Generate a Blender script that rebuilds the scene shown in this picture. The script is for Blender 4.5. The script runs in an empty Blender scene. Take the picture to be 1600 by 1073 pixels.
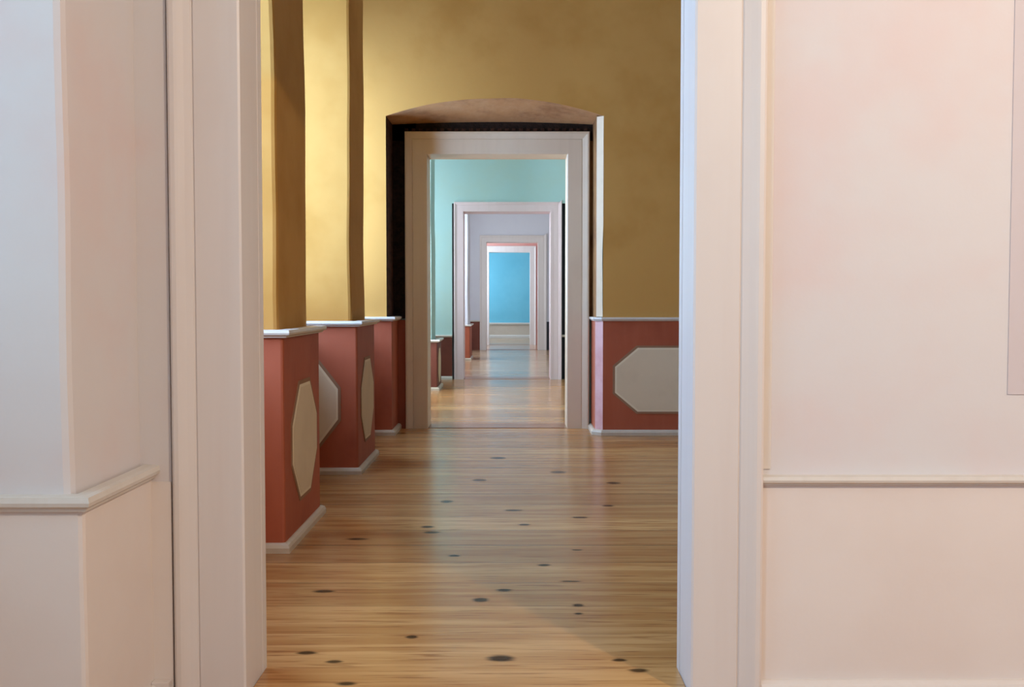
import bpy, bmesh, math
from mathutils import Vector

S = bpy.context.scene
COL = S.collection
RIGHT = 3.0          # right-hand wall of the rooms
RIGHT3 = 4.2         # right-hand wall of the teal room
RIGHT2 = 5.2         # right-hand wall of the wide ochre room
CAM_H = 1.1

# ------------------------------------------------------------------ materials
def lin(c):
    c /= 255.0
    return c / 12.92 if c <= 0.04045 else ((c + 0.055) / 1.055) ** 2.4

def rgb(r, g, b):
    return (lin(r), lin(g), lin(b), 1.0)

class Nodes:
    def __init__(self, name):
        self.m = bpy.data.materials.new(name)
        self.m.use_nodes = True
        self.t = self.m.node_tree
        self.b = self.t.nodes['Principled BSDF']
        self.pos = self.t.nodes.new('ShaderNodeNewGeometry').outputs['Position']
    def n(self, kind, **kw):
        nd = self.t.nodes.new(kind)
        for k, v in kw.items():
            setattr(nd, k, v)
        return nd
    def link(self, a, b):
        self.t.links.new(a, b)
    def math(self, op, a, b=None, c=None, clamp=False):
        nd = self.n('ShaderNodeMath', operation=op)
        nd.use_clamp = clamp
        for i, v in enumerate((a, b, c)):
            if v is None:
                continue
            if isinstance(v, (int, float)):
                nd.inputs[i].default_value = v
            else:
                self.link(v, nd.inputs[i])
        return nd.outputs[0]
    def vec(self, op, a, b):
        nd = self.n('ShaderNodeVectorMath', operation=op)
        for i, v in enumerate((a, b)):
            if isinstance(v, tuple):
                nd.inputs[i].default_value = v
            else:
                self.link(v, nd.inputs[i])
        return nd.outputs[1] if op in ('LENGTH', 'DOT_PRODUCT') else nd.outputs[0]
    def noise(self, scale=(1, 1, 1), freq=1.0, detail=3.0, rough=0.55, offset=(0, 0, 0)):
        v = self.vec('MULTIPLY', self.pos, scale)
        v = self.vec('ADD', v, offset)
        nd = self.n('ShaderNodeTexNoise')
        nd.inputs['Scale'].default_value = freq
        nd.inputs['Detail'].default_value = detail
        nd.inputs['Roughness'].default_value = rough
        self.link(v, nd.inputs['Vector'])
        return nd.outputs['Fac']
    def maprange(self, v, a, b, c=0.0, d=1.0, smooth=True):
        nd = self.n('ShaderNodeMapRange')
        nd.interpolation_type = 'SMOOTHSTEP' if smooth else 'LINEAR'
        self.link(v, nd.inputs[0])
        for i, x in enumerate((a, b, c, d)):
            nd.inputs[i + 1].default_value = x
        return nd.outputs[0]
    def mix(self, fac, a, b, mode='MIX'):
        nd = self.n('ShaderNodeMix', data_type='RGBA', blend_type=mode)
        ins = [i for i in nd.inputs if i.type == 'RGBA']
        if isinstance(fac, (int, float)):
            nd.inputs[0].default_value = fac
        else:
            self.link(fac, nd.inputs[0])
        for s, v in zip(ins, (a, b)):
            if isinstance(v, tuple):
                s.default_value = v
            else:
                self.link(v, s)
        return [o for o in nd.outputs if o.type == 'RGBA'][0]
    def bump(self, h, strength=0.2, dist=0.01):
        nd = self.n('ShaderNodeBump')
        nd.inputs['Strength'].default_value = strength
        nd.inputs['Distance'].default_value = dist
        self.link(h, nd.inputs['Height'])
        self.link(nd.outputs[0], self.b.inputs['Normal'])
    def done(self, colour, rough=0.6, spec=0.4):
        if isinstance(colour, tuple):
            self.b.inputs['Base Color'].default_value = colour
        else:
            self.link(colour, self.b.inputs['Base Color'])
        if isinstance(rough, (int, float)):
            self.b.inputs['Roughness'].default_value = rough
        else:
            self.link(rough, self.b.inputs['Roughness'])
        self.b.inputs['Specular IOR Level'].default_value = spec
        return self.m

def plaster(name, base, blotch, amount=0.6, freq=1.4, rough=0.75, spec=0.25, strokes=0.0, stroke_col=None, bump=0.12):
    """Hand-brushed painted plaster: soft blotches of a second tone, faint strokes, slight unevenness."""
    k = Nodes(name)
    f = k.maprange(k.noise((1, 1, 1), freq, 4, 0.6), 0.42, 0.72)
    c = k.mix(k.math('MULTIPLY', f, amount), base, blotch)
    if strokes:
        s = k.maprange(k.noise((9, 9, 1.2), 1.3, 3, 0.6, (3, 1, 7)), 0.4, 0.7)
        c = k.mix(k.math('MULTIPLY', s, strokes), c, stroke_col or blotch)
    k.bump(k.noise((1, 1, 1), 7.0, 4, 0.55), bump, 0.02)
    return k.done(c, rough, spec)

def paint(name, base, dirt, rough=0.45, amount=0.35, spec=0.4):
    """Old oil paint on joinery: vertical brush tone and a little dirt."""
    k = Nodes(name)
    f = k.maprange(k.noise((14, 14, 0.7), 1.0, 3, 0.6), 0.4, 0.75)
    g = k.maprange(k.noise((1, 1, 1), 2.3, 4, 0.6, (5, 2, 1)), 0.45, 0.75)
    c = k.mix(k.math('MULTIPLY', k.math('MAXIMUM', f, g), amount), base, dirt)
    k.bump(k.noise((30, 30, 2), 1.0, 2, 0.5), 0.06, 0.005)
    return k.done(c, rough, spec)

def wood_floor(name, tones, board, shift, knots=(), rough=0.2, groove=0.004):
    """Wide pine boards laid across the axis of the rooms, varnished."""
    k = Nodes(name)
    sep = k.n('ShaderNodeSeparateXYZ')
    k.link(k.pos, sep.inputs[0])
    X, Y = sep.outputs[0], sep.outputs[1]
    q = k.math('DIVIDE', k.math('SUBTRACT', Y, shift), board)
    idx = k.math('FLOOR', q)
    fr = k.math('FRACT', q)
    wn = k.n('ShaderNodeTexWhiteNoise', noise_dimensions='1D')
    k.link(idx, wn.inputs['W'])
    rnd = wn.outputs['Value']
    # grain: stretched along the board, shifted per board
    cmb = k.n('ShaderNodeCombineXYZ')
    k.link(k.math('ADD', k.math('MULTIPLY', X, 0.9), k.math('MULTIPLY', rnd, 37.0)), cmb.inputs[0])
    k.link(k.math('MULTIPLY', Y, 13.0), cmb.inputs[1])
    def nz(freq, det, dist=0.0):
        t = k.n('ShaderNodeTexNoise')
        t.inputs['Scale'].default_value = freq
        t.inputs['Detail'].default_value = det
        t.inputs['Distortion'].default_value = dist
        k.link(cmb.outputs[0], t.inputs['Vector'])
        return t.outputs['Fac']
    g1, g2 = nz(1.0, 3, 0.4), nz(4.5, 3, 0.2)
    c = k.mix(k.maprange(g1, 0.38, 0.62), tones[0], tones[1])
    c = k.mix(k.math('MULTIPLY', k.maprange(g2, 0.52, 0.70), 0.75), c, tones[2])
    c = k.mix(k.math('MULTIPLY', k.maprange(rnd, 0.0, 1.0, 0, 1, False), 0.55), c, tones[2])
    # seams between boards
    edge = k.math('MINIMUM', fr, k.math('SUBTRACT', 1.0, fr))
    seam = k.maprange(edge, 0.0, groove / board * 2, 1.0, 0.0)
    c = k.mix(k.math('MULTIPLY', seam, k.maprange(rnd, 0.1, 0.9, 0.15, 0.7)), c, tones[3])
    # knots in the boards: (x, y, half length, half width)
    acc = None
    for (kx, ky, a, b) in knots:
        v = k.vec('SUBTRACT', k.pos, (kx, ky, 0))
        v = k.vec('MULTIPLY', v, (1.3 / a, 1.5 / b, 0))
        d = k.n('ShaderNodeVectorMath', operation='LENGTH')
        k.link(v, d.inputs[0])
        m = k.maprange(k.math('ADD', d.outputs['Value'], k.math('MULTIPLY', k.math('SUBTRACT', g2, 0.5), 1.4)), 0.55, 1.5, 1.0, 0.0)
        acc = m if acc is None else k.math('MAXIMUM', acc, m)
    if acc is not None:
        c = k.mix(k.math('MULTIPLY', acc, 0.92), c, tones[3])
    if acc is not None:
        k.link(k.math('SUBTRACT', 0.5, k.math('MULTIPLY', acc, 0.42)), k.b.inputs['Specular IOR Level'])
    h = k.math('SUBTRACT', k.math('MULTIPLY', g1, 0.25), k.math('MULTIPLY', seam, 0.8))
    k.bump(h, 0.10, 0.006)
    r = k.math('ADD', rough, k.math('MULTIPLY', k.noise((1, 1, 1), 1.7, 3), 0.10))
    return k.done(c, r, 0.55)

def timber(name, a, b, rough=0.8):
    k = Nodes(name)
    f = k.maprange(k.noise((20, 6, 20), 1.0, 4, 0.7), 0.35, 0.7)
    k.bump(k.noise((30, 8, 30), 1.0, 4, 0.7), 0.5, 0.02)
    return k.done(k.mix(f, a, b), rough, 0.2)

M = {}
M['white_wall'] = plaster('pinkish_white_limewash', rgb(214, 207, 204), rgb(216, 198, 193), 0.9, 1.6, 0.7)
M['white_dado'] = plaster('cream_dado_paint', rgb(225, 213, 204), rgb(219, 203, 192), 0.6, 1.4, 0.6)
M['white_trim'] = paint('cream_gloss_paint', rgb(218, 207, 199), rgb(210, 196, 187), 0.4)
M['trim_line'] = paint('white_rail_paint', rgb(214, 206, 196), rgb(198, 186, 172), 0.45)
M['ochre'] = plaster('ochre_limewash', rgb(197, 147, 78), rgb(181, 129, 60), 0.8, 1.6, 0.8, 0.2)
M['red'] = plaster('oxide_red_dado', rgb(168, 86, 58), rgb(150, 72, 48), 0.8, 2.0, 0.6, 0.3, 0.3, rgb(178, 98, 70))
M['octagon'] = plaster('grey_beige_panel_paint', rgb(218, 197, 166), rgb(206, 184, 154), 0.6, 3.0, 0.7)
M['octagon_line'] = plaster('pale_border_line', rgb(228, 210, 180), rgb(216, 198, 168), 0.5, 3.0, 0.7)
M['octagon_edge'] = plaster('olive_border_paint', rgb(150, 112, 84), rgb(140, 98, 72), 0.6, 3.0, 0.7)
M['cream_edge'] = plaster('worn_cream_edge', rgb(232, 208, 178), rgb(222, 196, 160), 0.6, 5.0, 0.7)
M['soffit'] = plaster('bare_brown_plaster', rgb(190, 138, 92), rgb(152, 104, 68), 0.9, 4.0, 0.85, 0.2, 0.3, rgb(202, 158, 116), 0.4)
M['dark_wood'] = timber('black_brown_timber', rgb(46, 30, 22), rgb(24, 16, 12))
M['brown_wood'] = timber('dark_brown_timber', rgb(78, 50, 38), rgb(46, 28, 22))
M['teal'] = plaster('mint_teal_limewash', rgb(172, 204, 200), rgb(176, 200, 188), 0.8, 1.2, 0.75)
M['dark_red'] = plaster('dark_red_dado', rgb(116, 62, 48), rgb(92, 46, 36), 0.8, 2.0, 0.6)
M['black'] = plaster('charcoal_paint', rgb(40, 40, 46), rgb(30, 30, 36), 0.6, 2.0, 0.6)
M['lavender'] = plaster('lavender_grey_limewash', rgb(212, 210, 214), rgb(206, 202, 208), 0.7, 1.2, 0.75)
M['coral'] = plaster('coral_pink_limewash', rgb(228, 172, 162), rgb(222, 158, 148), 0.7, 1.5, 0.75)
M['blue'] = plaster('sky_blue_limewash', rgb(110, 186, 208), rgb(122, 196, 216), 0.8, 1.0, 0.75)
M['beige_dado'] = plaster('beige_dado_paint', rgb(206, 190, 172), rgb(196, 178, 160), 0.6, 2.0, 0.7)
M['ceiling'] = plaster('white_ceiling_paint', rgb(228, 224, 216), rgb(220, 214, 206), 0.5, 1.0, 0.8)
M['window_paint'] = paint('white_window_paint', rgb(230, 230, 226), rgb(216, 214, 208), 0.4)
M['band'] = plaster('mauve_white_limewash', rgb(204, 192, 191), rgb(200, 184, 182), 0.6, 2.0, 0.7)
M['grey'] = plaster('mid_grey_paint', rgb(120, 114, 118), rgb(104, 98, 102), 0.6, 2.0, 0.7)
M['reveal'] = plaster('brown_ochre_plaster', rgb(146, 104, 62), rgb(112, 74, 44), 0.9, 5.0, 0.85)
M['strip'] = plaster('cream_yellow_edge_paint', rgb(216, 206, 196), rgb(214, 202, 190), 0.6, 5.0, 0.7)
M['worn_pink'] = plaster('worn_pink_edge', rgb(226, 180, 176), rgb(206, 146, 140), 0.6, 6.0, 0.7)
M['base'] = paint('tan_baseboard_paint', rgb(198, 180, 158), rgb(170, 150, 128), 0.45)
M['gap'] = timber('dirty_gap', rgb(104, 76, 58), rgb(70, 48, 36))
M['tan_trim'] = paint('tan_cream_gloss_paint', rgb(220, 199, 173), rgb(208, 184, 158), 0.4)
M['pink_trim'] = paint('pinkish_white_gloss_paint', rgb(230, 206, 206), rgb(220, 196, 194), 0.4)

def fl(px, py):      # where a spot of the boards lies on the floor: (x, y) in metres
    y = 1600 * CAM_H / (py - 472.0)
    return ((px - 800) / 1600.0 * y, y)

pine = (rgb(205, 154, 96), rgb(178, 124, 70), rgb(136, 84, 44), rgb(36, 19, 10))
KN = [(-.116, 3.745, .036, .038), (-.03, 3.875, .04, .025), (.134, 4.25, .032, .028), (-.25, 4.41, .034, .028), (.24, 3.68, .026, .028), (.235, 3.58, .022, .016),
      (-.33, 3.33, .024, .026), (-.034, 3.125, .05, .04), (-.715, 3.86, .05, .03), (.377, 3.01, .034, .024), (.33, 3.11, .026, .018), (-.645, 3.175, .036, .026), (-.545, 3.095, .03, .02),
      (-.476, 2.905, .036, .022), (-.385, 4.86, .05, .03), (-.415, 4.98, .04, .035), (.01, 5.38, .06, .03), (.06, 5.03, .035, .03), (.29, 4.51, .03, .018),
      (-.36, 5.62, .04, .05), (.35, 5.2, .05, .03), (.52, 5.5, .04, .03), (-.72, 4.72, .06, .03), (.23, 4.0, .05, .012), (.3, 6.6, .06, .06), (-.2, 6.3, .05, .05), (-.1, 7.2, .06, .07), (.62, 6.2, .05, .05)]
M['pine'] = wood_floor('varnished_knotty_pine', pine, 0.31, 3.67, KN)
M['pine2'] = wood_floor('varnished_pine', pine, 0.33, 9.1, (), 0.16)
M['pine3'] = wood_floor('grey_worn_pine', (rgb(196, 164, 130), rgb(180, 146, 110), rgb(160, 122, 88), rgb(70, 48, 34)), 0.33, 15.0, (), 0.14)
M['threshold'] = wood_floor('reddish_threshold_board', (rgb(168, 112, 72), rgb(150, 96, 60), rgb(130, 80, 50), rgb(60, 34, 22)), 0.5, 8.72, (), 0.2)

# ------------------------------------------------------------------ geometry helpers
def box(bm, x0, x1, y0, y1, z0, z1, bev=0.0):
    g = bmesh.ops.create_cube(bm, size=1.0)
    for v in g['verts']:
        v.co = Vector((x0 + (v.co.x + .5) * (x1 - x0), y0 + (v.co.y + .5) * (y1 - y0), z0 + (v.co.z + .5) * (z1 - z0)))
    if bev:
        es = list({e for v in g['verts'] for e in v.link_edges})
        bmesh.ops.bevel(bm, geom=es, offset=bev, segments=2, affect='EDGES', profile=0.6)
    return bm

def NB():
    return bmesh.new()

def finish(bm, name, mat, parent=None, base=None, smooth=False):
    bmesh.ops.recalc_face_normals(bm, faces=bm.faces)
    if parent is not None:
        base = parent['_base']
        # a sub-part keeps the base of its part: all parts are drawn from the same point
    elif base is None:
        lo = [min(v.co[i] for v in bm.verts) for i in range(3)]
        hi = [max(v.co[i] for v in bm.verts) for i in range(3)]
        base = ((lo[0] + hi[0]) / 2, (lo[1] + hi[1]) / 2, lo[2])
    b = Vector(base)
    for v in bm.verts:
        v.co -= b
    me = bpy.data.meshes.new(name)
    bm.to_mesh(me)
    bm.free()
    me.materials.append(M[mat])
    if smooth:
        for p in me.polygons:
            p.use_smooth = True
    o = bpy.data.objects.new(name, me)
    COL.objects.link(o)
    o['_base'] = tuple(base)
    if parent is not None:
        o.parent = parent
    else:
        o.location = base
    return o

def empty(name, loc):
    o = bpy.data.objects.new(name, None)
    o.empty_display_size = 0.2
    COL.objects.link(o)
    o.location = loc
    o['_base'] = tuple(loc)
    return o

def tag(o, label, cat, group=None):
    o['kind'] = 'structure'
    o['label'] = label
    o['category'] = cat
    if group:
        o['group'] = group
    return o

def sweep(bm, path, prof):
    """Run a closed profile of (out, z) points along a path on the ground plan; out is to the right of the path."""
    n = len(path)
    rings = []
    for i, p in enumerate(path):
        p = Vector(p)
        ds = []
        if i > 0:
            ds.append((p - Vector(path[i - 1])).normalized())
        if i < n - 1:
            ds.append((Vector(path[i + 1]) - p).normalized())
        ns = [Vector((d.y, -d.x)) for d in ds]
        if len(ns) == 2:
            m = (ns[0] + ns[1]).normalized()
            off = m / max(m.dot(ns[0]), 0.3)
        else:
            off = ns[0]
        rings.append([bm.verts.new((p.x + off.x * u, p.y + off.y * u, z)) for u, z in prof])
    k = len(prof)
    for a, b in zip(rings, rings[1:]):
        for j in range(k):
            bm.faces.new((a[j], a[(j + 1) % k], b[(j + 1) % k], b[j]))
    bm.faces.new(rings[0])
    bm.faces.new(rings[-1][::-1])
    return bm

def rail_profile(z, h=0.035, out=0.035):
    return [(-.02, z), (out * .45, z), (out * .55, z + h * .2), (out * .9, z + h * .35), (out, z + h * .6), (out * .9, z + h * .95), (out * .3, z + h), (-.02, z + h)]

def base_profile(h=0.045, out=0.03):
    return [(-.02, 0), (out, 0), (out, h * .55), (out * .75, h * .85), (out * .3, h), (-.02, h)]

def wob(t, s):
    return .5 * math.sin(1.9 * t + s) + .3 * math.sin(4.3 * t + 2.1 * s) + .2 * math.sin(8.7 * t + 3.7 * s)

def shaft(bm, xb, xf, y0, y1, z0, z1, amp=0.012, r=0.02, seed=0.0, n=18):
    """Hand-plastered pier whose arrises waver a little over their height."""
    rings = []
    for i in range(n + 1):
        z = z0 + (z1 - z0) * i / n
        a, b, c = amp * wob(z, seed), amp * wob(z, seed + 2.3), amp * .6 * wob(z, seed + 5.1)
        pts = [(xb, y0 + a), (xf + c - r, y0 + a), (xf + c - r * .3, y0 + a + r * .3), (xf + c, y0 + a + r),
               (xf + c, y1 + b - r), (xf + c - r * .3, y1 + b - r * .3), (xf + c - r, y1 + b), (xb, y1 + b)]
        rings.append([bm.verts.new((x, y, z)) for x, y in pts])
    k = 8
    for a, b in zip(rings, rings[1:]):
        for j in range(k):
            bm.faces.new((a[j], a[(j + 1) % k], b[(j + 1) % k], b[j]))
    bm.faces.new(rings[0][::-1])
    bm.faces.new(rings[-1])
    return bm

def octagon(parent, origin, u, w, cu, cz, hw, hh, ch, cv):
    """Painted octagon lying on a dado: a border, a pale line and the field, each a hair proud of the last."""
    o, u, w = Vector(origin), Vector(u), Vector(w)
    def slab(grow, t0, t1):
        bm = NB()
        a, b = hw + grow, hh + grow
        c, d = ch + grow * .5, cv + grow * .5
        pts = [(-a, -b + d), (-a + c, -b), (a - c, -b), (a, -b + d), (a, b - d), (a - c, b), (-a + c, b), (-a, b - d)]
        lo = [bm.verts.new(o + u * (cu + p) + Vector((0, 0, cz + q)) + w * t0) for p, q in pts]
        hi = [bm.verts.new(o + u * (cu + p) + Vector((0, 0, cz + q)) + w * t1) for p, q in pts]
        bm.faces.new(lo[::-1]); bm.faces.new(hi)
        for j in range(8):
            bm.faces.new((lo[j], lo[(j + 1) % 8], hi[(j + 1) % 8], hi[j]))
        return bm
    f = finish(slab(0, -.004, .008), 'octagonal_panel', 'octagon', parent)
    f['label'] = 'grey beige painted octagon on the red dado'
    finish(slab(.014, -.004, .0065), 'border_line', 'octagon_line', f)
    e = finish(slab(.032, -.004, .005), 'border', 'octagon_edge', f)
    return f

def pier(base_y, xb, xd, xs, dy, sy, z_rail, H, mats, label, seed, octs=(), amp=.012):
    """Window pier: plaster shaft over a painted dado with rail and baseboard."""
    y0, y1 = dy
    t = empty('pillar', ((xb + xd) / 2, (y0 + y1) / 2, 0))
    tag(t, label, 'pillar')
    finish(shaft(NB(), xb, xs, sy[0], sy[1], z_rail + .01, H, amp, .02, seed), 'shaft', mats[0], t)
    d = finish(shaft(NB(), xb, xd, y0, y1, 0, z_rail + .005, .003, .012, seed + 1, 4), 'dado', mats[1], t)
    path = [(xb, y0), (xd, y0), (xd, y1), (xb, y1)]
    finish(sweep(NB(), path, rail_profile(z_rail)), 'dado_rail', 'trim_line', t)
    finish(sweep(NB(), path, base_profile(.042, .026)), 'baseboard', 'base', t)
    for args in octs:
        octagon(d, *args)
    return t

# door surround: profile as (distance from opening, thickness off the wall)
PROF = [(0, -.02), (0, .026), (.006, .03), (.125, .03), (.129, .026), (.133, .03), (.150, .036), (.166, .043), (.174, .046), (.186, .046), (.192, .042), (.192, -.02)]

def casing_piece(kind, xl, xr, zt, yw, prof, sgn):
    bm = NB()
    a, b = [], []
    for u, d in prof:
        y = yw - d * sgn
        if kind == 'l':
            a.append((xl - u, y, 0)); b.append((xl - u, y, zt + u))
        elif kind == 'r':
            a.append((xr + u, y, 0)); b.append((xr + u, y, zt + u))
        else:
            a.append((xl - u, y, zt + u)); b.append((xr + u, y, zt + u))
    a = [bm.verts.new(p) for p in a]; b = [bm.verts.new(p) for p in b]
    k = len(a)
    for j in range(k):
        bm.faces.new((a[j], a[(j + 1) % k], b[(j + 1) % k], b[j]))
    bm.faces.new(a[::-1]); bm.faces.new(b)
    return bm

def doorway(num, xl, xr, zt, y0, y1, label, scale=1.0, both=True, mat='white_trim', right_scale=None, thr='threshold'):
    """Open doorway: casings on both faces of the wall (y0 near, y1 far), lining boards, threshold board."""
    t = empty('door_%d' % num, ((xl + xr) / 2, (y0 + y1) / 2, 0))
    tag(t, label, 'doorway')
    pr = [(u * scale, d if d < 0 else d * min(1, scale)) for u, d in PROF]
    prr = [(u * (right_scale or scale), d if d < 0 else d * min(1, scale)) for u, d in PROF]
    for side, yy, s in ((0, y0, 1), (1, y1, -1)):
        if side and not both:
            continue
        for kd in 'lrh':
            finish(casing_piece(kd, xl, xr, zt, yy, prr if kd == 'r' else pr, s), 'casing', mat, t)
    th = .03
    ya, yb = y0 - .027, y1 + .027
    for (a, b, c, d) in ((xl - th, xl - .0015, 0, zt), (xr + .0015, xr + th, 0, zt), (xl - th, xr + th, zt + .0015, zt + th)):
        finish(box(NB(), a, b, ya, yb, c, d, .0), 'jamb', mat, t)
    if thr:
        finish(box(NB(), xl, xr, ya + .02, yb, -.03, .004, .002), 'threshold', thr, t)
    return t

def wall_with_door(name, x0, x1, y0, y1, H, xl, xr, zt, mat, label):
    bm = NB()
    g = .028
    box(bm, x0, xl - g, y0, y1, 0, H)
    box(bm, xr + g, x1, y0, y1, 0, H)
    box(bm, xl - g, xr + g, y0, y1, zt + g, H)
    return tag(finish(bm, name, mat), label, 'wall')

XO = -1.70           # inner face of the outer window wall

def window_wall(name, y0, y1, H, wins, mat, label):
    """Outer wall with window openings: wins = (ya, yb, sill, head)."""
    bm = NB()
    y = y0
    for (a, b, s, h) in wins:
        box(bm, XO - .25, XO, y, a, 0, H)
        box(bm, XO - .25, XO, a, b, 0, s)
        box(bm, XO - .25, XO, a, b, h, H)
        y = b
    box(bm, XO - .25, XO, y, y1, 0, H)
    return tag(finish(bm, name, mat), label, 'wall')

WN = [0]
def window(a, b, s, h, watts, colour, label):
    WN[0] += 1
    x = XO - .16
    t = empty('window_%d' % WN[0], (x, (a + b) / 2, s))
    tag(t, label, 'window')
    bm = NB()
    f = .06
    for q in ((a, a + f, s, h), (b - f, b, s, h), (a + f, b - f, s, s + f), (a + f, b - f, h - f, h)):
        box(bm, x, x + .06, q[0], q[1], q[2], q[3])
    finish(bm, 'frame', 'window_paint', t)
    m = (a + b) / 2
    finish(box(NB(), x + .01, x + .05, m - .03, m + .03, s + f, h - f), 'mullion', 'window_paint', t)
    finish(box(NB(), x + .01, x + .05, a + f, b - f, s + (h - s) * .66 - .02, s + (h - s) * .66 + .02), 'transom', 'window_paint', t)
    finish(box(NB(), XO - .25, XO + .03, a + .005, b - .005, s - .03, s + .005, .003), 'sill', 'window_paint', t)
    L = bpy.data.lights.new('daylight', 'AREA')
    L.shape = 'RECTANGLE'
    L.size, L.size_y = h - s - .02, b - a - .02
    L.energy, L.color = watts, colour
    lo = bpy.data.objects.new('daylight', L)
    COL.objects.link(lo)
    lo.location = (x - .03, m, (s + h) / 2)
    lo.rotation_euler = (0, -math.pi / 2, 0)
    return t

def slab_top(name, x0, x1, y0, y1, z0, z1, mat, label, cat):
    return tag(finish(box(NB(), x0, x1, y0, y1, z0, z1), name, mat), label, cat)

DAY = (0.38, 0.62, 1.0)
DAYT = (0.72, .84, 1.0)

# ================================================================== white room (where the camera stands)
HW = 3.4
YB = -2.6            # wall behind the camera
DW = (2.83, 3.0)    # its door wall
D1 = dict(xl=-.738, xr=.496, zt=2.42)
slab_top('floor', XO - .25, RIGHT + .2, YB - .2, 2.80, -.15, 0, 'pine2', 'pine board floor of the white room before the first doorway', 'floor')
slab_top('ceiling', XO - .25, RIGHT + .2, YB - .2, DW[1], HW, HW + .2, 'ceiling', 'white flat ceiling over the nearest room', 'ceiling')
slab_top('wall_behind', XO - .25, RIGHT + .2, YB - .2, YB, 0, HW, 'white_wall', 'white plaster wall closing the nearest room', 'wall')
slab_top('wall_right', RIGHT, RIGHT + .2, YB, DW[1], 0, HW, 'white_wall', 'white plaster side wall of the nearest room', 'wall')
WW = [(-1.9, -.6, .66, 2.9), (.75, 2.05, 1.0, 2.9)]
window_wall('wall_left', YB, DW[1], HW, WW, 'white_wall', 'white window wall of the nearest room')
for i, w in enumerate(WW):
    window(*w, (112, 24)[i], ((0.36, .66, 1.0), (0.25, .66, 1.0))[i], ('white framed window behind the white pier', 'white framed window farther back in the white room')[1 - i])
w = wall_with_door('wall_back', XO, RIGHT, DW[0], DW[1], HW, D1['xl'], D1['xr'], D1['zt'], 'white_wall', 'pinkish white plaster wall around the nearest doorway')
zr = .607
finish(box(NB(), D1['xr'] + .19, RIGHT, DW[0] - .012, DW[0] + .01, .0, zr), 'dado', 'white_dado', w)
finish(box(NB(), 1.372, 1.9, DW[0] - .003, DW[0] + .01, .845, HW), 'painted_band', 'band', w)['label'] = 'slightly darker mauve band painted on the white wall'  # slab slightly darker than the wall around it
finish(box(NB(), XO, D1['xl'] - .199, DW[0] - .030, DW[0] + .01, zr, HW), 'plaster_strip', 'white_wall', w)
finish(box(NB(), XO, D1['xl'] - .199, DW[0] - .034, DW[0] + .01, .0, zr), 'dado', 'white_dado', w)
finish(box(NB(), D1['xr'] + .195, D1['xr'] + .222, DW[0] - .004, DW[0] + .01, zr + .03, HW, .002), 'plaster_strip', 'strip', w)
tag(finish(sweep(NB(), [(D1['xr'] + .194, DW[0] - .012), (RIGHT, DW[0] - .012)], rail_profile(zr - .012, .026, .024)), 'trim_1', 'trim_line'), 'thin white dado rail on the pinkish wall right of the nearest doorway', 'dado rail')
tag(finish(sweep(NB(), [(D1['xr'] + .194, DW[0] - .012), (RIGHT, DW[0] - .012)], base_profile(.05)), 'baseboard_right', 'white_trim'), 'low cream baseboard along the pinkish white wall', 'baseboard')
p = empty('pillar', (-1.3, 2.6, 0))
tag(p, 'white plaster window pier at the far left beside the nearest doorway', 'pillar')
finish(shaft(NB(), XO, -1.025, 2.36, 2.85, .63, HW, .008, .02, .7), 'shaft', 'white_wall', p)
finish(shaft(NB(), XO, -.992, 2.35, 2.84, 0, .632, .004, .012, 1.7, 4), 'dado', 'white_dado', p)
finish(sweep(NB(), [(XO, 2.35), (-.992, 2.35), (-.992, 2.845)], rail_profile(.618, .036, .024)), 'dado_rail', 'trim_line', p)
finish(sweep(NB(), [(XO, 2.35), (-.992, 2.35), (-.992, 2.84)], base_profile(.05)), 'baseboard', 'white_trim', p)
b = tag(finish(box(NB(), -.99, -.942, 2.768, 2.797, 0, .058, .003), 'baseboard_left', 'white_trim'), 'short chipped baseboard end between the white pier and the doorway casing', 'baseboard')
finish(box(NB(), -.978, -.950, 2.766, 2.775, .028, .042, .001), 'chip', 'gap', b)
doorway(1, D1['xl'], D1['xr'], D1['zt'], DW[0], 3.015, 'nearest open doorway with wide cream moulded casing, framing the whole view', thr='pine')

# ================================================================== ochre room
HY = 4.3
Y1 = 8.46
slab_top('floor', XO - .25, RIGHT2 + .2, 2.80, 8.88, -.15, 0, 'pine', 'glossy knotty pine board floor of the ochre room', 'floor')
slab_top('ceiling', XO - .25, RIGHT2 + .2, DW[1], 9.2, HY, HY + .2, 'ceiling', 'white ceiling high over the ochre room', 'ceiling')
slab_top('wall_right', RIGHT2, RIGHT2 + .2, DW[1], 9.2, 0, HY, 'ochre', 'ochre side wall of the ochre room', 'wall')
WY = [(3.25, 4.30, 1.05, 3.1), (5.45, 6.42, 1.05, 3.1), (7.42, 8.36, 1.05, 3.1)]
ow = window_wall('wall_left', DW[1], 9.2, HY, WY, 'ochre', 'ochre window wall behind the ochre piers')
for (a, b) in ((3.05, 4.49), (5.28, 6.54), (7.31, 8.46)):
    finish(box(NB(), XO - .01, -1.39, a, b, 0, .94, .004), 'window_seat', 'red', ow)  # unseen box added to shade the lower pier faces
for w, e, l in zip(WY, (130, 150, 146), ('first', 'second', 'third')):
    window(*w, e, DAY, 'white framed window of the ochre room, %s along its window wall' % l)
w = wall_with_door('wall_front', XO, RIGHT2, DW[1], 3.015, HY, D1['xl'], D1['xr'], D1['zt'], 'ochre', 'ochre wall around the nearest doorway on its ochre side')
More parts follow.
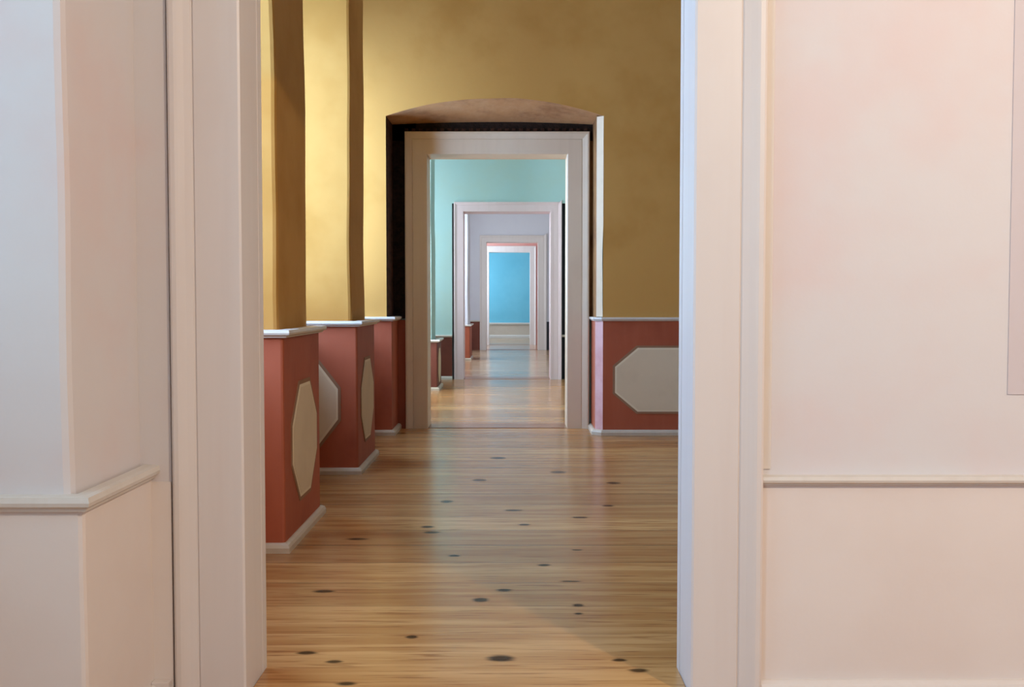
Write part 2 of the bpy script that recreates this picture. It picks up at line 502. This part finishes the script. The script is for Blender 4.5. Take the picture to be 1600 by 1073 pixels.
# two window piers
UY, UW = (0, 1, 0), (1, 0, 0)
zr = .945
pier(0, XO, -1.0, -1.055, (4.47, 5.30), (4.60, 5.27), zr, HY, ('ochre', 'red'), 'nearest ochre window pier, its red dado painted with a beige octagon', .4,
     [((-1.0, 0, 0), UY, UW, 4.905, .45, .27, .25, .16, .17), ((0, 4.47, 0), (1, 0, 0), (0, -1, 0), -1.25, .45, .125, .25, .12, .16)])
pier(0, XO, -.985, -1.045, (6.52, 7.33), (6.66, 7.28), zr, HY, ('ochre', 'red'), 'second ochre window pier, between the nearest pier and the arched wall', 2.9,
     [((-.985, 0, 0), UY, UW, 6.935, .45, .27, .25, .16, .17), ((0, 6.52, 0), (1, 0, 0), (0, -1, 0), -1.25, .45, .125, .25, .12, .16)])

# end wall with the arched recess
XA, XB2, ZS, RISE = -1.035, .75, 2.625, .145
XR, YN, YC = .70, 8.95, 8.50
D2 = dict(xl=-.733, xr=.478, zt=2.376)
bm = NB()
def quad(*p):
    bm.faces.new([bm.verts.new(q) for q in p])
N = 28
cx, hw = (XA + XB2) / 2, (XB2 - XA) / 2
R = (hw * hw + RISE * RISE) / (2 * RISE)
arch = []
for i in range(N + 1):
    x = XA + (XB2 - XA) * i / N
    z = ZS + math.sqrt(R * R - (x - cx) ** 2) - (R - RISE) + .006 * wob(x * 2, .3) * math.sin(math.pi * i / N)
    arch.append((x, z))
quad((XO, Y1, 0), (XA, Y1, 0), (XA, Y1, HY), (XO, Y1, HY))
quad((XB2, Y1, 0), (RIGHT2, Y1, 0), (RIGHT2, Y1, HY), (XB2, Y1, HY))
for (xa, za), (xb, zb) in zip(arch, arch[1:]):
    quad((xa, Y1, za), (xb, Y1, zb), (xb, Y1, HY), (xa, Y1, HY))
bmesh.ops.remove_doubles(bm, verts=bm.verts, dist=1e-5)
ew = tag(finish(bm, 'wall_back', 'ochre', None, (-.1, 8.46, 0)), 'ochre plaster end wall with a shallow arched recess and red dado', 'wall')
bm = NB()
def quad(*p):
    bm.faces.new([bm.verts.new(q) for q in p])
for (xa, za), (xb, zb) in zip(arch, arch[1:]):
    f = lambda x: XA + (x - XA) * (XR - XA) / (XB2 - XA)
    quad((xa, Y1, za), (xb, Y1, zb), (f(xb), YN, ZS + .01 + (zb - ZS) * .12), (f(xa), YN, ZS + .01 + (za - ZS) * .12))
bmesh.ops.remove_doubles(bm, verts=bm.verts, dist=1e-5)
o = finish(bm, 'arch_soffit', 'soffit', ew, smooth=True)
o['label'] = 'bare pinkish brown plaster underside of the arch'
bm = NB()
n = 16                                              # worn chamfered arris, wavering; its window light is put into the cream
for i in range(n):
    za, zb = .98 + (ZS - .98) * i / n, .98 + (ZS - .98) * (i + 1) / n
    da, db = .007 * wob(za * 1.5, 1.0), .007 * wob(zb * 1.5, 1.0)
    quad((XB2 + da, Y1 - .001, za), (XR - .001, YC + da, za), (XR - .001, YC + db, zb), (XB2 + db, Y1 - .001, zb))
quad((XB2, Y1, ZS), (XR, YC, ZS), (XR, YN, ZS), (XB2, Y1, ZS + .002))
bmesh.ops.remove_doubles(bm, verts=bm.verts, dist=1e-5)
finish(bm, 'chamfered_edge', 'cream_edge', ew)['label'] = 'worn cream chamfer down the recess corner'
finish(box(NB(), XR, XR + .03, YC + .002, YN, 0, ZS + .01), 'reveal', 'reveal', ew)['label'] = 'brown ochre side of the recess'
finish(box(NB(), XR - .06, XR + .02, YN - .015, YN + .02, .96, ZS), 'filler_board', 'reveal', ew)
bm = NB()
quad((XB2, Y1 - .015, 0), (XR - .008, YC, 0), (XR - .008, YC, zr), (XB2, Y1 - .015, zr))
quad((XB2, Y1 - .015, 0), (XB2, Y1 - .015, zr), (XB2 + .03, Y1, zr), (XB2 + .03, Y1, 0))
finish(bm, 'worn_dado_edge', 'worn_pink', ew)['label'] = 'worn pink corner of the dado'
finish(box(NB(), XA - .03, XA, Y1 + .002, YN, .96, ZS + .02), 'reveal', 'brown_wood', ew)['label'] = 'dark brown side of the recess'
pm = finish(box(NB(), XA, D2['xl'] - .10, YN - .02, YN + .02, .96, ZS + .2), 'timber_post', 'dark_wood', ew)  # near-black strips fill the recess beside and above the casing
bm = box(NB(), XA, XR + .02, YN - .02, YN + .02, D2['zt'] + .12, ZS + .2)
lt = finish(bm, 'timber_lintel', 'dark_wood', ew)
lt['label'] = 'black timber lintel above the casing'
bm = NB()
for i in range(26):
    x = -.93 + i * .062
    box(bm, x, x + .032, YN - .028, YN - .018, D2['zt'] + .205, D2['zt'] + .225)
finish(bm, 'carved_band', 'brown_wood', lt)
# red dado of the end wall, both sides of the recess and inside it
finish(sweep(NB(), [(XO, Y1), (-1.012, Y1), (-1.012, YN)], [(-.03, 0), (.018, 0), (.018, zr), (-.03, zr)]), 'dado', 'red', ew)
finish(box(NB(), -1.0, D2['xl'] - .15, YN - .035, YN, 0, zr), 'dado', 'red', ew)
d = finish(sweep(NB(), [(XB2, Y1), (RIGHT2, Y1)], [(-.03, 0), (.014, 0), (.014, zr), (-.03, zr)]), 'dado', 'red', ew)
octagon(d, (0, Y1 - .014, 0), (1, 0, 0), (0, -1, 0), 1.43, .46, .565, .25, .18, .15)
finish(box(NB(), XR - .008, XR + .01, YC, YN, 0, zr), 'dado', 'red', ew)
# rails
tag(finish(sweep(NB(), [(XO, Y1 - .018), (-.994, Y1 - .018), (-.994, YN)], rail_profile(zr)), 'trim_2', 'trim_line'), 'white dado rail turning into the arched recess beside the second pier', 'dado rail')
tag(finish(sweep(NB(), [(XR - .008, YN), (XR - .008, YC - .01), (XB2 - .004, Y1 - .014), (RIGHT2, Y1 - .014)], rail_profile(zr, .03, .022)), 'trim_3', 'trim_line'), 'pale dado rail on the ochre wall right of the arched recess', 'dado rail')
tag(finish(sweep(NB(), [(XO, Y1 - .018), (-.994, Y1 - .018), (-.994, YN)], base_profile()), 'baseboard_left', 'base'), 'white baseboard turning into the arched recess beside the second pier', 'baseboard')
tag(finish(sweep(NB(), [(XR - .008, YN), (XR - .008, YC - .01), (XB2 - .004, Y1 - .014), (RIGHT2, Y1 - .014)], base_profile()), 'baseboard_right', 'base'), 'white baseboard under the red dado with the long octagon', 'baseboard')
w = wall_with_door('wall_front', XO, RIGHT2, YN, 9.20, HY, D2['xl'], D2['xr'], D2['zt'], 'teal', 'teal near wall of the teal room around the arched doorway')
doorway(2, D2['xl'], D2['xr'], D2['zt'], YN - .03, 9.20, 'open doorway with cream casing set inside the arched recess of the ochre wall', 1.0, mat='tan_trim')

# ================================================================== teal room
HT, Y2 = 3.9, 14.6
slab_top('floor', XO - .25, RIGHT3 + .2, 8.88, 14.52, -.15, 0, 'pine2', 'shiny pine floor of the teal room reflecting blue light', 'floor')
slab_top('ceiling', XO - .25, RIGHT3 + .2, 9.2, 15.0, HT, HT + .2, 'ceiling', 'white ceiling over the teal room', 'ceiling')
slab_top('wall_right', RIGHT3, RIGHT3 + .2, 9.2, 15.0, 0, HT, 'teal', 'teal side wall of the teal room', 'wall')
WT = [(9.7, 10.7, .75, 3.3), (11.4, 12.4, .75, 3.3), (13.45, 14.45, .75, 3.3)]
window_wall('wall_left', 9.2, 15.0, HT, WT, 'teal', 'teal window wall behind the teal pier')
for w, e, l in zip(WT, (80, 190, 45), ('first', 'second', 'third')):
    window(*w, e, DAYT, 'white framed window of the teal room, %s along its window wall' % l)
zt_ = .60
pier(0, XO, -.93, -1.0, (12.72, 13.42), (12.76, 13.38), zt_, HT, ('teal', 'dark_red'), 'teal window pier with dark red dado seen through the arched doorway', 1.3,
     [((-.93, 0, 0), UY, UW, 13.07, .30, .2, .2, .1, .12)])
D3 = dict(xl=-.690, xr=.545, zt=2.385)
w = wall_with_door('wall_back', XO, RIGHT3, Y2, 15.0, HT, D3['xl'] - .135, D3['xr'] + .26, D3['zt'] + .09, 'teal', 'teal end wall over the third doorway')
finish(box(NB(), D3['xl'] - .2, D3['xl'] - .03, Y2 + .08, 14.9, 0, D3['zt'] + .18), 'recess_lining', 'grey', w)  # added panels: the shade of the gap is put into their dark colour
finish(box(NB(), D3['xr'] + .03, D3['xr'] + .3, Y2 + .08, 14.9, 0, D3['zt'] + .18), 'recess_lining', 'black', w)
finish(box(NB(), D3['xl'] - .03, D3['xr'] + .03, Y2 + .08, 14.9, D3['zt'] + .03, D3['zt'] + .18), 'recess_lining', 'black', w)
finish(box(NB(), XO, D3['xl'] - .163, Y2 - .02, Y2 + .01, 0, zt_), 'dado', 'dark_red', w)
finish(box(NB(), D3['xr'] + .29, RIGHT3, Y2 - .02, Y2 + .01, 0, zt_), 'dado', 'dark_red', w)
tag(finish(sweep(NB(), [(XO, Y2 - .02), (D3['xl'] - .162, Y2 - .02)], rail_profile(zt_)), 'trim_4', 'trim_line'), 'white dado rail on the teal end wall beside the teal pier', 'dado rail')
tag(finish(sweep(NB(), [(D3['xr'] + .15, Y2 + .06), (D3['xr'] + .28, Y2 + .06)], rail_profile(zt_)), 'trim_5', 'trim_line'), 'tiny white rail stub crossing the dark gap right of the third doorway', 'dado rail')
tag(finish(sweep(NB(), [(XO, Y2 - .02), (D3['xl'] - .162, Y2 - .02)], base_profile()), 'baseboard_back', 'trim_line'), 'white baseboard of the teal end wall beside the teal pier', 'baseboard')
doorway(3, D3['xl'], D3['xr'], D3['zt'], Y2 + .01, 15.0, 'white cased doorway at the end of the teal room, third in the row', .70, right_scale=.85, mat='pink_trim')

# ================================================================== lavender room
HL, Y3 = 3.6, 23.6
slab_top('floor', XO - .25, RIGHT + .2, 14.52, 23.5, -.15, 0, 'pine3', 'pale pine floor of the lavender grey room', 'floor')
slab_top('ceiling', XO - .25, RIGHT + .2, 15.0, 24.0, HL, HL + .2, 'ceiling', 'white ceiling over the lavender grey room', 'ceiling')
slab_top('wall_right', RIGHT, RIGHT + .2, 15.0, 24.0, 0, HL, 'lavender', 'lavender grey side wall of the fourth room', 'wall')
WL = [(16.0, 17.2, .8, 3.1), (18.0, 19.2, .8, 3.1), (20.6, 22.0, .8, 3.1)]
window_wall('wall_left', 15.0, 24.0, HL, WL, 'lavender', 'lavender grey window wall of the fourth room')
for w, e, l in zip(WL, (90, 90, 90), ('first', 'second', 'third')):
    window(*w, e, DAYT, 'white framed window of the lavender room, %s along its window wall' % l)
pier(0, XO, -.80, -.83, (19.4, 20.4), (19.45, 20.35), .64, HL, ('lavender', 'red'), 'lavender grey window pier with red dado seen through the third doorway', 3.3)
D4 = dict(xl=-.588, xr=.595, zt=2.48)
w = wall_with_door('wall_back', XO, RIGHT, Y3, 24.0, HL, D4['xl'], D4['xr'], D4['zt'], 'lavender', 'lavender grey end wall around the fourth doorway')
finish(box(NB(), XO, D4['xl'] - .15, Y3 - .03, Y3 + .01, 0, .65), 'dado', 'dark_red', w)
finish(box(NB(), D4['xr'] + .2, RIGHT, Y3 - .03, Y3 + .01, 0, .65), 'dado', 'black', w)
tag(finish(sweep(NB(), [(XO, Y3 - .03), (D4['xl'] - .15, Y3 - .03)], rail_profile(.65)), 'trim_6', 'trim_line'), 'white dado rail over the dark dado of the lavender end wall', 'dado rail')
doorway(4, D4['xl'], D4['xr'], D4['zt'], Y3, 24.0, 'cream cased doorway at the end of the lavender room, fourth in the row', .80, right_scale=1.05)

# ================================================================== coral room
HC, Y4 = 3.6, 26.4
slab_top('floor', XO - .25, RIGHT + .2, 23.5, 26.35, -.15, 0, 'pine3', 'pale pine floor of the coral room', 'floor')
slab_top('ceiling', XO - .25, RIGHT + .2, 24.0, 26.7, HC, HC + .2, 'ceiling', 'white ceiling over the coral room', 'ceiling')
slab_top('wall_right', RIGHT, RIGHT + .2, 24.0, 26.7, 0, HC, 'coral', 'coral pink side wall of the fifth room', 'wall')
WC = [(24.5, 25.9, .8, 3.1)]
window_wall('wall_left', 24.0, 26.7, HC, WC, 'coral', 'coral pink window wall of the fifth room')
window(*WC[0], 100, DAYT, 'white framed window of the coral room')
D5 = dict(xl=-.592, xr=.462, zt=2.385)
wall_with_door('wall_back', XO, RIGHT, Y4, 26.7, HC, D5['xl'], D5['xr'], D5['zt'], 'coral', 'coral pink end wall around the last doorway')
doorway(5, D5['xl'], D5['xr'], D5['zt'], Y4, 26.7, 'white cased last doorway opening onto the bright blue wall', .82, mat='window_paint')

# ================================================================== blue room
HB, Y5 = 3.6, 31.4
slab_top('floor', XO - .25, RIGHT + .2, 26.35, 31.6, -.15, 0, 'pine3', 'pale shiny floor before the bright blue wall', 'floor')
slab_top('ceiling', XO - .25, RIGHT + .2, 26.7, 31.6, HB, HB + .2, 'ceiling', 'white ceiling over the blue room', 'ceiling')
slab_top('wall_right', RIGHT, RIGHT + .2, 26.7, 31.6, 0, HB, 'blue', 'blue side wall of the last room', 'wall')
WBL = [(27.3, 28.7, .7, 3.1), (29.6, 31.0, .7, 3.1)]
window_wall('wall_left', 26.7, 31.6, HB, WBL, 'blue', 'blue window wall of the last room')
for w, l in zip(WBL, ('nearer', 'farther')):
    window(*w, 80, DAYT, 'white framed window of the blue room, the %s of its pair' % l)
w = tag(finish(box(NB(), XO, RIGHT, Y5, Y5 + .2, 0, HB), 'wall_back', 'blue'), 'bright sky blue wall closing the row of rooms', 'wall')
finish(box(NB(), XO, RIGHT, Y5 - .02, Y5 + .01, 0, .42), 'dado', 'beige_dado', w)
tag(finish(sweep(NB(), [(XO, Y5 - .02), (RIGHT, Y5 - .02)], rail_profile(.40, .075, .05)), 'trim_7', 'trim_line'), 'cream dado rail under the bright blue wall', 'dado rail')
tag(finish(sweep(NB(), [(XO, Y5 - .02), (RIGHT, Y5 - .02)], base_profile(.10, .04)), 'baseboard_back', 'trim_line'), 'white baseboard at the foot of the bright blue wall', 'baseboard')

# ------------------------------------------------------------------ warm lamp light of the white room
def area(name, loc, target, sx, sy, watts, colour):
    L = bpy.data.lights.new(name, 'AREA')
    L.shape = 'RECTANGLE'
    L.size, L.size_y, L.energy, L.color = sx, sy, watts, colour
    o = bpy.data.objects.new(name, L)
    COL.objects.link(o)
    o.location = loc
    o.rotation_euler = (Vector(target) - Vector(loc)).to_track_quat('-Z', 'Y').to_euler()
    return o
area('ceiling_lamp_light', (1.95, .1, 2.9), (0.5, 3.0, .8), .09, .09, 72, (1.0, .82, .63))

W = bpy.data.worlds.new('sky')
W.use_nodes = True
W.node_tree.nodes['Background'].inputs[0].default_value = (.72, .85, 1.0, 1)
W.node_tree.nodes['Background'].inputs[1].default_value = 1.0
S.world = W

# ------------------------------------------------------------------ camera
cam = bpy.data.cameras.new('camera')
cam.sensor_width = 36.0
cam.lens = 36.0 * 1600 / 1600
cam.clip_end = 100
co = bpy.data.objects.new('camera', cam)
COL.objects.link(co)
co.location = (0, 0, CAM_H)
co.rotation_euler = (math.pi / 2 - math.atan(64.5 / 1600), 0, 0)
S.camera = co

for o in COL.objects:
    if '_base' in o:
        del o['_base']

S.view_settings.view_transform = 'Standard'
S.view_settings.look = 'None'
S.view_settings.exposure = 0.0
S.view_settings.gamma = 1.0
S.view_settings.use_curve_mapping = False
